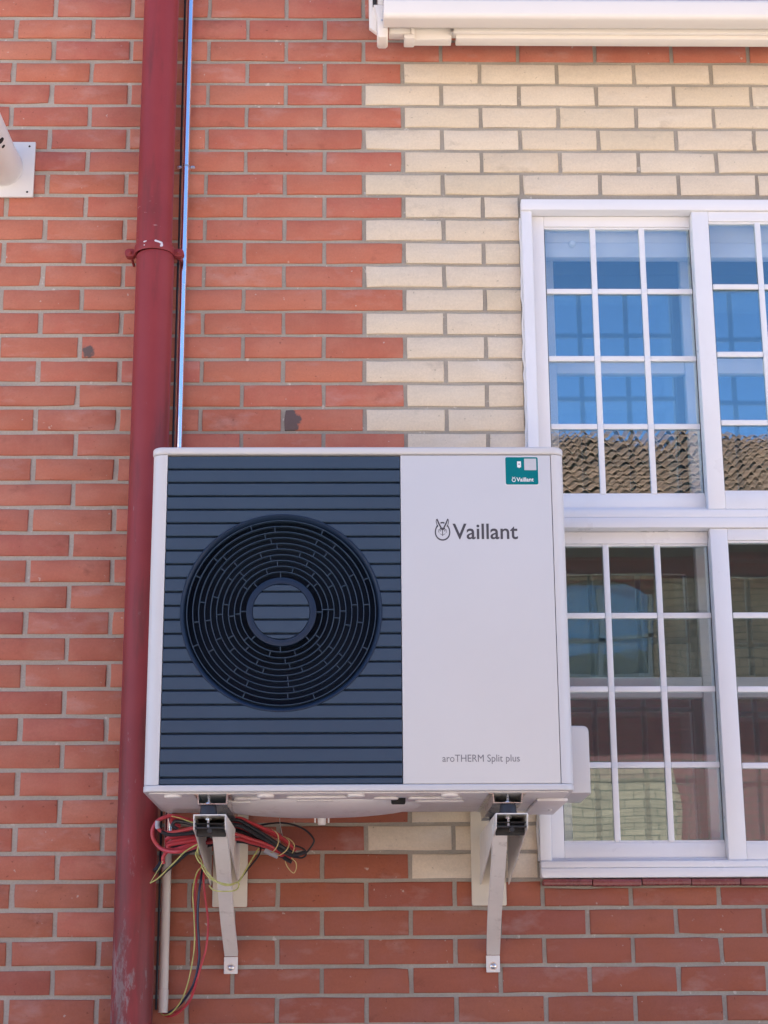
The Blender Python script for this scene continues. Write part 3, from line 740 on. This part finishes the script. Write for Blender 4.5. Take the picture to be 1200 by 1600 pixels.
flat('label_field', [rrect(.2450, .3320, 2.9395, 3.0160, .0045, 5)], MAT['teal'], st, YF0-.0008)
flat('pale_patch', [rrect(.2955, .3275, 2.9795, 3.0115, .0008, 2)], MAT['label_grey'], st, YF0-.0012)
flat('phone_symbol', [[(.2765, 2.9875), (.2868, 2.9875), (.2868, 3.0040), (.2765, 3.0040)], [(.2795, 2.9875), (.2817, 2.9850), (.2839, 2.9875)]], MAT['label_white'], st, YF0-.0012)
flat('phone_dot', [[(.2817+.0017*math.cos(a*.5236), 2.9960+.0020*math.sin(a*.5236)) for a in range(12)]], MAT['ink_light'], st, YF0-.0015)
lettering('wordmark', 'Vaillant', .2735, .3195, 2.9480, MAT['label_white'], st, YF0-.0012, .02, .0112)
emblem(.2665, 2.9535, .0082, MAT['label_white'], st, YF0-.0012, True)

# ------------------------------------------------------------------ wall brackets
def bracket(cx, px, skew, label):
    """cx: arm centre; px: wall plate centre; skew: how far the strut's foot is off its head"""
    b = thing('wall_bracket', label, 'bracket', (cx, -.3, 1.70), 'steel brackets carrying the heat pump')
    w, t = .0410, .0028; zt = 2.0735
    g = G()
    prof = [(cx-w, zt), (cx+w, zt), (cx+w, zt-.012), (cx+w-t, zt-.012), (cx+w-t, zt-t), (cx-w+t, zt-t), (cx-w+t, zt-.012), (cx-w, zt-.012)]
    g.prism(prof, 'y', -.602, -.012)
    for s in (-1, 1):                               # side cheeks, deepening towards the wall
        x0, x1 = sorted((cx+s*w, cx+s*(w-t)))
        g.prism([(-.600, zt-.0122), (-.588, 2.036), (-.55, 2.031), (-.012, 1.935), (-.012, zt-.0122)], 'x', x0, x1)
    g.build('arm', MAT['bracket'], b)
    g = G(); g.box(cx-w+t+.0005, cx+w-t-.0005, -.575, -.30, 2.052, 2.0545); g.build('slide_plate', MAT['soot_and_shade'], b, None)
    g = G(); g.box(cx-w+t+.001, cx+w-t-.001, -.536, -.526, 2.024, 2.052, .002); g.box(cx-w+t+.001, cx+w-t-.001, -.596, -.580, 2.0385, 2.0425, .001); g.cyl((cx, -.598, 2.0335), (cx, -.560, 2.0335), .006, 12); g.build('end_clip_and_shade', MAT['soot_and_shade'], b)  # clip bar and bolt, plus a dark panel painting the arm's inner shade
    hx = cx + (.0195 if cx < 0 else -.0240)
    g = G(); fx = hx + skew; hw = .0185; tk = .0025
    a = Vector((hx, -.520, 2.030)); z = Vector((fx, -.0095, 1.742))
    d = (z-a).normalized(); n = Vector((0, d.z, -d.y)); n = -n if n.y > 0 else n; sd_ = Vector((1, 0, 0)); L = (z-a).length
    V = []; F = []
    secs = 8
    for i in range(secs+1):
        u = i/secs; dep = .030*(1-u) + .016*u; c = a + d*L*u + sd_*(.0012*math.sin(u*7))
        for s in (-1, 1): V += [c + sd_*s*hw, c + sd_*s*hw - n*dep, c + sd_*s*(hw-tk) - n*dep, c + sd_*s*(hw-tk) - n*tk]
    for i in range(secs):
        o = i*8; p = o+8
        F += [(o, o+4, p+4, p), (o+3, p+3, p+7, o+7)]
        for e in (0, 4): F += [(o+e, p+e, p+e+1, o+e+1), (o+e+1, p+e+1, p+e+2, o+e+2), (o+e+2, p+e+2, p+e+3, o+e+3)]
    F += [(0, 1, 2, 3), (4, 7, 6, 5), (0, 3, 7, 4)]; o = secs*8; F += [(o, o+3, o+2, o+1), (o+4, o+5, o+6, o+7), (o, o+4, o+7, o+3)]
    g.add(V, F); bmesh.ops.recalc_face_normals(g.bm, faces=g.bm.faces)
    g.prism(rrect(fx-hw-.0008, fx+hw+.0008, 1.6945, 1.7405, .002, 3), 'y', -.0085, -.0042, .001)
    g.build('strut', MAT['bracket'], b)
    g = G(); g.lathe([(0, -.0125), (.0045, -.012), (.0082, -.0095), (.0085, -.0086), (.0115, -.0086), (.0115, -.0072)], (fx, -.0005, 1.7115), (0, 1, 0), 20); g.build('anchor_bolt', MAT['galv'], b)
    g = G(); g.prism(rrect(px-.0490, px+.0490, 1.8765, 2.30, .004, 4), 'y', -.0125, -.0045, .0012); g.build('wall_plate', MAT['plate'], b)
    for y in (-.562, -.20):
        g = G(); g.lathe([(0, 0), (.0222, 0), (.0226, .003), (.0205, .0225), (.0190, .0262), (0, .0262)], (cx-.006, y, 2.0737), (0, 0, 1), 28); dm = g.build('rubber_foot', MAT['rubber'], b)
        g = G(); x = cx-.006
        g.lathe([(0, .062), (.0028, .0615), (.0038, .060), (.0038, -.020), (.0034, -.0205), (0, -.0205)], (x, y, 2.064), (0, 0, 1), 12)
        g.lathe([(.0038, .0436), (.0078, .0436), (.0085, .0425), (.0085, .0395), (.0038, .0386)], (x, y, 2.0638), (0, 0, 1), 6)
        g.lathe([(.0036, .0005), (.0085, .0005), (.0088, -.001), (.0088, -.006), (.0036, -.0062)], (x, y, 2.0690), (0, 0, 1), 6)
        g.build('bolt', MAT['zinc'], dm)
    return b
bracket(-.5240, -.5095, .001, 'left of the two steel wall brackets, wrapped with yellow green wire')
bracket(.2385, .2218, .0145, 'steel wall bracket under the white half of the heat pump, clear of any cables')

# ------------------------------------------------------------------ awning over the window
aw = thing('awning', 'folded cream awning fixed high on the wall above the window', 'awning', (1.5, -.1, 4.53))
g = G(); g.prism(rrect(-.275, -.200, 4.5415, 4.6085, .016, 6), 'x', -.0645, 3.2, .002); g.build('front_bar', MAT['awning'], aw)
g = G(); g.prism(rrect(-.245, -.10, 4.6105, 4.80, .04, 6), 'x', -.060, 3.2); g.build('cloth_roll', MAT['awning_grey'], aw)
g = G(); g.box(.1505, 3.1, -.178, -.140, 4.5455, 4.612, .004); g.box(.165, 3.1, -.166, -.120, 4.5315, 4.5452, .003); g.build('arm_profile', MAT['awning'], aw)
g = G(); g.box(.142, .158, -.186, -.139, 4.590, 4.608, .002); g.build('end_bracket', MAT['awning'], aw); g = G(); g.box(.146, .156, -.184, -.150, 4.5415, 4.556, .001); g.build('end_bracket', MAT['galv'], aw)
g = G(); g.prism([(-.0005+.012, 4.528), (.1503, 4.5285), (.1503, 4.612), (.0115, 4.612)], 'y', -.165, -.125, .002)
g.prism(rrect(.0015, .034, 4.5255, 4.5400, .003, 3), 'y', -.176, -.120, .002); g.prism(rrect(.0015, .034, 4.5925, 4.606, .003, 3), 'y', -.176, -.120, .002); g.box(.0245, .0345, -.176, -.120, 4.5402, 4.5923, .001); g.build('fork', MAT['awning'], aw)
g = G(); g.box(-.046, .0225, -.168, -.130, 4.5465, 4.5875, .003); g.build('knuckle', MAT['awning'], aw)
g = G(); g.prism([(-.083, 4.530), (-.078, 4.524), (-.055, 4.524), (-.049, 4.530), (-.049, 4.618), (-.066, 4.640), (-.094, 4.640), (-.083, 4.600)], 'y', -.185, -.112, .005)
el = g.build('elbow_casting', MAT['awning'], aw)
g = G(); g.lathe([(0, -.003), (.003, -.0028), (.0038, 0)], (-.068, -.185, 4.583), (0, 1, 0), 12); g.build('rivet', MAT['galv'], el)
g = G(); g.prism([(-.108, 4.580), (-.083, 4.560), (-.082, 4.64), (-.088, 4.675), (-.092, 4.86), (-.108, 4.86)], 'y', -.150, -.128, .004)
g.box(-.1075, -.092, -.1279, -.002, 4.70, 4.86, .002); g.box(-.0815, -.0625, -.15, -.06, 4.66, 4.86, .003); g.build('wall_bracket', MAT['awning'], aw)
g = G(); g.box(-.0965, -.0835, -.1535, -.1495, 4.650, 4.86, .001); g.build('slot', MAT['soot_and_shade'], aw)

# ------------------------------------------------------------------ flue terminal on the left
fl = thing('flue_terminal', 'white flue pipe stub on a square plate screwed to the brick wall', 'vent pipe', (-1.263, 0, 4.155))
g = G(); g.box(-1.361, -1.1645, -.012, -.0015, 4.0585, 4.2490, .0015); fpz = g.build('wall_plate', MAT['flue'], fl)
for x in (-1.345, -1.183):
    for z in (4.075, 4.233):
        g = G(); g.lathe([(0, -.0148), (.0028, -.0142), (.0036, -.0122)], (x, 0, z), (0, 1, 0), 12); g.build('screw', MAT['soot_and_shade'], fpz)
g = G(); g.lathe([(.0655, .0), (.0655, -.003), (.0640, -.0045), (.0625, -.02), (.058, -.13), (.053, -.44), (.049, -.441), (.049, -.05), (0, -.05)], (-1.2640, -.012, 4.160), (0, 1, 0), 56); fpi = g.build('flue_pipe', MAT['flue'], fl)
for y, rc, rd in ((-.258, .0560, .0115), (-.222, .0566, .0062)):
    dv = Vector((.045, 0, -.037)).normalized()
    g = G(); g.lathe([(rd, -.004), (rd, .0012), (rd*.7, .0016), (0, .0016)], Vector((-1.264, y, 4.160)) + dv*rc, dv, 20); g.build('vent_hole', MAT['hole'], fpi)
CABLES = {
  'red_loop': [
    (0.0054,'red',[(-0.342,-0.2,2.039),(-0.375,-0.205,2.063),(-0.407,-0.21,2.075),(-0.443,-0.215,2.09),(-0.476,-0.22,2.102),(-0.532,-0.22,2.093),(-0.583,-0.22,2.086),(-0.616,-0.22,2.099),(-0.648,-0.22,2.109),(-0.667,-0.22,2.109),(-0.694,-0.22,2.097),(-0.708,-0.22,2.075),(-0.707,-0.22,2.051),(-0.691,-0.22,2.027),(-0.67,-0.235,2.015),(-0.642,-0.25,2.01),(-0.616,-0.25,2.014),(-0.582,-0.23,2.027)]),
  ],
  'red_coil': [
    (0.0052,'red',[(-0.331,-0.19,1.997),(-0.358,-0.19,2.014),(-0.393,-0.19,2.035),(-0.434,-0.19,2.059),(-0.478,-0.19,2.078),(-0.534,-0.19,2.075),(-0.585,-0.2,2.061),(-0.63,-0.19,2.057),(-0.663,-0.19,2.053),(-0.674,-0.18,2.049),(-0.665,-0.165,2.043),(-0.588,-0.165,2.047),(-0.552,-0.18,2.047),(-0.584,-0.215,2.051),(-0.636,-0.215,2.044),(-0.665,-0.2,2.039),(-0.672,-0.18,2.033),(-0.657,-0.17,2.027),(-0.587,-0.18,2.038),(-0.55,-0.2,2.04),(-0.6,-0.225,2.031),(-0.642,-0.22,2.02),(-0.668,-0.2,2.016),(-0.681,-0.19,2.0),(-0.679,-0.19,1.983)]),
  ],
  'red_strand': [
    (0.0052,'red',[(-0.336,-0.2,2.001),(-0.374,-0.235,2.019),(-0.408,-0.235,2.034),(-0.442,-0.235,2.045),(-0.478,-0.235,2.057),(-0.53,-0.235,2.066),(-0.588,-0.235,2.075),(-0.626,-0.235,2.068),(-0.666,-0.235,2.063),(-0.685,-0.235,2.068),(-0.694,-0.235,2.08),(-0.693,-0.235,2.091)]),
  ],
  'red_upper': [
    (0.0052,'red',[(-0.319,-0.2,2.015),(-0.345,-0.2,2.039),(-0.375,-0.2,2.056),(-0.407,-0.2,2.07),(-0.444,-0.2,2.084),(-0.481,-0.2,2.095),(-0.534,-0.2,2.1),(-0.586,-0.2,2.095),(-0.621,-0.2,2.104),(-0.646,-0.2,2.108),(-0.66,-0.2,2.101),(-0.656,-0.2,2.09),(-0.635,-0.2,2.083)]),
  ],
  'red_lower': [
    (0.005,'red',[(-0.343,-0.21,1.993),(-0.374,-0.225,2.013),(-0.409,-0.225,2.028),(-0.442,-0.225,2.037),(-0.475,-0.225,2.046),(-0.531,-0.225,2.041),(-0.583,-0.225,2.034),(-0.617,-0.225,2.022),(-0.648,-0.225,2.017),(-0.666,-0.225,2.023),(-0.659,-0.225,2.031),(-0.617,-0.225,2.038),(-0.576,-0.225,2.045)]),
  ],
  'black_strand': [
    (0.0052,'black',[(-0.31,-0.225,2.002),(-0.33,-0.232,2.009),(-0.37,-0.232,2.034),(-0.405,-0.232,2.057),(-0.442,-0.232,2.079),(-0.479,-0.232,2.097),(-0.522,-0.232,2.092),(-0.583,-0.232,2.085),(-0.618,-0.232,2.091),(-0.644,-0.232,2.094),(-0.653,-0.232,2.082),(-0.639,-0.232,2.072)]),
  ],
  'black_thick': [
    (0.0058,'black',[(-0.29,-0.236,2.01),(-0.321,-0.236,2.001),(-0.344,-0.236,2.007),(-0.379,-0.236,2.029),(-0.431,-0.236,2.06),(-0.479,-0.236,2.083),(-0.531,-0.236,2.074),(-0.582,-0.236,2.064),(-0.626,-0.236,2.059),(-0.659,-0.236,2.058),(-0.683,-0.236,2.065)]),
  ],
  'black_low': [
    (0.0054,'black',[(-0.329,-0.215,1.984),(-0.348,-0.215,1.995),(-0.374,-0.215,2.014),(-0.406,-0.215,2.036),(-0.443,-0.215,2.055),(-0.485,-0.215,2.071),(-0.532,-0.215,2.066),(-0.588,-0.2,2.043),(-0.629,-0.19,2.034),(-0.663,-0.18,2.032)]),
  ],
  'black_under': [
    (0.0049,'black',[(-0.359,-0.17,2.003),(-0.394,-0.17,2.023),(-0.434,-0.17,2.035),(-0.471,-0.17,2.044),(-0.535,-0.17,2.039),(-0.591,-0.17,2.024),(-0.618,-0.17,2.012),(-0.646,-0.17,1.989),(-0.67,-0.17,1.969),(-0.69,-0.17,1.95)]),
  ],
  'black_loop': [
    (0.0026,'black',[(-0.447,-0.15,2.08),(-0.429,-0.15,2.087),(-0.396,-0.15,2.094),(-0.36,-0.15,2.096),(-0.325,-0.15,2.09),(-0.294,-0.15,2.076),(-0.275,-0.15,2.057),(-0.271,-0.15,2.043),(-0.289,-0.15,2.017),(-0.306,-0.15,2.01),(-0.329,-0.15,2.01),(-0.342,-0.15,2.022),(-0.324,-0.15,2.033),(-0.298,-0.15,2.024),(-0.292,-0.15,2.01),(-0.303,-0.15,2.001),(-0.324,-0.15,2.003),(-0.345,-0.15,2.008)]),
  ],
  'earth_tail': [
    (0.0019,'yg',[(-0.565,-0.27,2.034),(-0.584,-0.27,2.027),(-0.613,-0.27,2.01),(-0.638,-0.27,1.985),(-0.665,-0.27,1.958),(-0.686,-0.27,1.938),(-0.706,-0.27,1.926)]),
    (0.001,'yg',[(-0.706,-0.27,1.926),(-0.69,-0.27,1.953),(-0.68,-0.27,1.97),(-0.674,-0.27,1.985)]),
  ],
  'earth_top': [
    (0.0014,'yg',[(-0.656,-0.24,2.107),(-0.635,-0.24,2.102),(-0.6,-0.24,2.09),(-0.565,-0.24,2.083)]),
  ],
  'earth_tie': [
    (0.002,'yg',[(-0.561,-0.33,2.05),(-0.566,-0.35,2.042),(-0.573,-0.37,2.005),(-0.576,-0.38,1.992),(-0.566,-0.39,1.973),(-0.553,-0.4,1.961),(-0.542,-0.41,1.944),(-0.525,-0.425,1.926),(-0.509,-0.44,1.916),(-0.486,-0.44,1.911),(-0.471,-0.42,1.915),(-0.46,-0.38,1.924),(-0.444,-0.32,1.963),(-0.418,-0.24,2.02)]),
    (0.0019,'yg',[(-0.563,-0.34,2.048),(-0.569,-0.37,2.018),(-0.571,-0.375,1.993),(-0.56,-0.385,1.975),(-0.556,-0.4,1.956),(-0.538,-0.41,1.931),(-0.52,-0.43,1.92),(-0.496,-0.445,1.909),(-0.477,-0.43,1.91),(-0.463,-0.39,1.92),(-0.462,-0.4,1.905),(-0.473,-0.43,1.895),(-0.505,-0.43,1.894),(-0.526,-0.415,1.899),(-0.537,-0.4,1.91)]),
  ],
  'black_short': [
    (0.0024,'black',[(-0.462,-0.375,1.923),(-0.44,-0.31,1.962),(-0.42,-0.27,1.992),(-0.413,-0.24,2.012),(-0.415,-0.2,2.029)]),
  ],
  'yellow_drop': [
    (0.0019,'yg',[(-0.57,-0.14,2.021),(-0.575,-0.13,1.987),(-0.591,-0.11,1.971),(-0.6,-0.1,1.953),(-0.608,-0.08,1.912),(-0.603,-0.08,1.851),(-0.6,-0.08,1.796),(-0.602,-0.08,1.745),(-0.615,-0.08,1.672),(-0.636,-0.06,1.621),(-0.666,-0.04,1.589),(-0.692,-0.02,1.589),(-0.691,-0.02,1.61)]),
  ],
  'red_drop': [
    (0.0034,'red',[(-0.569,-0.13,2.013),(-0.586,-0.11,1.974),(-0.599,-0.07,1.948),(-0.602,-0.07,1.904),(-0.599,-0.07,1.852),(-0.594,-0.07,1.791),(-0.589,-0.07,1.728),(-0.593,-0.07,1.677),(-0.61,-0.06,1.626),(-0.643,-0.04,1.592),(-0.67,-0.03,1.582),(-0.685,-0.02,1.589),(-0.686,-0.02,1.606)]),
  ],
  'red_bow': [
    (0.0032,'red',[(-0.565,-0.13,2.013),(-0.574,-0.12,1.97),(-0.578,-0.085,1.941),(-0.572,-0.085,1.894),(-0.563,-0.085,1.83),(-0.567,-0.085,1.765),(-0.579,-0.085,1.719),(-0.59,-0.085,1.68),(-0.609,-0.06,1.631),(-0.642,-0.035,1.596),(-0.682,-0.02,1.596),(-0.684,-0.02,1.61)]),
  ],
  'black_drop': [
    (0.0034,'navy',[(-0.569,-0.13,2.018),(-0.577,-0.11,1.985),(-0.586,-0.075,1.952),(-0.591,-0.075,1.909),(-0.593,-0.075,1.843),(-0.588,-0.075,1.774),(-0.587,-0.075,1.728),(-0.599,-0.075,1.672),(-0.627,-0.05,1.626),(-0.663,-0.03,1.596),(-0.689,-0.02,1.596),(-0.689,-0.02,1.61)]),
  ],
  'wrap': [
    (0.0016,'yel',[(-0.387,-0.19,2.075),(-0.374,-0.235,2.065),(-0.365,-0.25,2.05),(-0.366,-0.255,2.027),(-0.382,-0.24,2.008),(-0.395,-0.19,2.019)]),
    (0.0016,'yel',[(-0.358,-0.19,2.057),(-0.345,-0.23,2.048),(-0.335,-0.25,2.034),(-0.343,-0.255,2.012),(-0.364,-0.24,2.0),(-0.375,-0.19,2.011)]),
    (0.0014,'yel',[(-0.35,-0.18,2.053),(-0.336,-0.22,2.046),(-0.322,-0.235,2.029),(-0.326,-0.24,2.008),(-0.34,-0.2,2.001),(-0.347,-0.2,1.987),(-0.338,-0.2,1.968),(-0.324,-0.2,1.956),(-0.317,-0.2,1.97),(-0.319,-0.2,1.985),(-0.329,-0.22,1.994)]),
  ],
  'thin_hang': [
    (0.0008,'grey',[(-0.36,-0.3,2.096),(-0.359,-0.28,2.08),(-0.354,-0.25,2.052)]),
  ],
}

# ------------------------------------------------------------------ loose cables round the left bracket
WM = {'red': 'wire_red', 'black': 'wire_black', 'navy': 'wire_navy', 'yg': 'wire_yg', 'yel': 'wire_yel', 'grey': 'wire_grey'}
LAB = {
 'red_loop': ('cable', 'red cable swinging out in the widest loop beside the downpipe'),
 'red_coil': ('cable', 'red cable wound in tight flat turns under the left corner of the heat pump'),
 'red_strand': ('cable', 'straight red cable above the flat turns, ending in grey tape'),
 'red_upper': ('cable', 'red cable nearest the underside of the heat pump, turned back in a short hook'),
 'red_lower': ('cable', 'lowest red cable of the bundle, doubled back above the yellow green tail'),
 'black_strand': ('cable', 'black cable running highest in the bundle right of the left bracket'),
 'black_thick': ('cable', 'thickest black cable through the middle of the tied bundle'),
 'black_low': ('cable', 'black cable along the lower edge of the tied bundle with its cut end showing'),
 'black_under': ('cable', 'black cable sloping down left to a dark connector beside the conduit'),
 'black_loop': ('cable', 'thin black cable arching out to the right of the tied bundle'),
 'earth_tail': ('wire', 'yellow green wire whose bare tail crosses the conduit towards the downpipe'),
 'earth_top': ('wire', 'short yellow wire directly under the heat pump, above the red cables'),
 'earth_tie': ('wire', 'yellow green wire slung round the strut of the left bracket'),
 'black_short': ('cable', 'short thin black cable slanting up from the strut to the bundle'),
 'yellow_drop': ('wire', 'yellow wire hanging down to the open foot of the conduit'),
 'red_drop': ('wire', 'straight hanging red wire entering the foot of the conduit'),
 'red_bow': ('wire', 'hanging red wire that bows out furthest towards the left bracket'),
 'black_drop': ('wire', 'blue black wire hanging between the two red ones to the conduit foot'),
 'wrap': ('wire tie', 'straw coloured wire tie coiled round the cable bundle with a hanging loop'),
 'thin_hang': ('thread', 'thin grey thread hanging from the heat pump onto the cable bundle'),
}
def wire(name, key):
    g = G()
    for r, col, p in CABLES[key]: g.tube(p, r, 8, 7)
    o = g.build(name, MAT[WM[CABLES[key][0][1]]]); return tag(o, LAB[key][1], LAB[key][0], 'loose cables round the left bracket')
done = {}
for key in CABLES:
    cat = LAB[key][0]; nm = {'cable': 'cable', 'wire': 'wire', 'wire tie': 'wire_tie', 'thread': 'thread'}[cat]
    done[key] = wire(nm, key)
g = G(); g.tube([(-.402, -.222, 2.016), (-.385, -.222, 2.008), (-.366, -.222, 2.000)], .0085, 12, 3); tg = g.build('tape_sleeve', MAT['tape'], done['black_under'])
g = G(); g.tube([(-.686, -.18, 1.985), (-.693, -.185, 1.974), (-.702, -.19, 1.962)], .0085, 12, 3); g.build('connector', MAT['wire_black'], done['black_under'])
g = G(); g.tube([(-.6935, -.240, 2.094), (-.6945, -.240, 2.083), (-.692, -.240, 2.073)], .0062, 12, 3); g.build('tape_end', MAT['tape'], done['red_strand'])
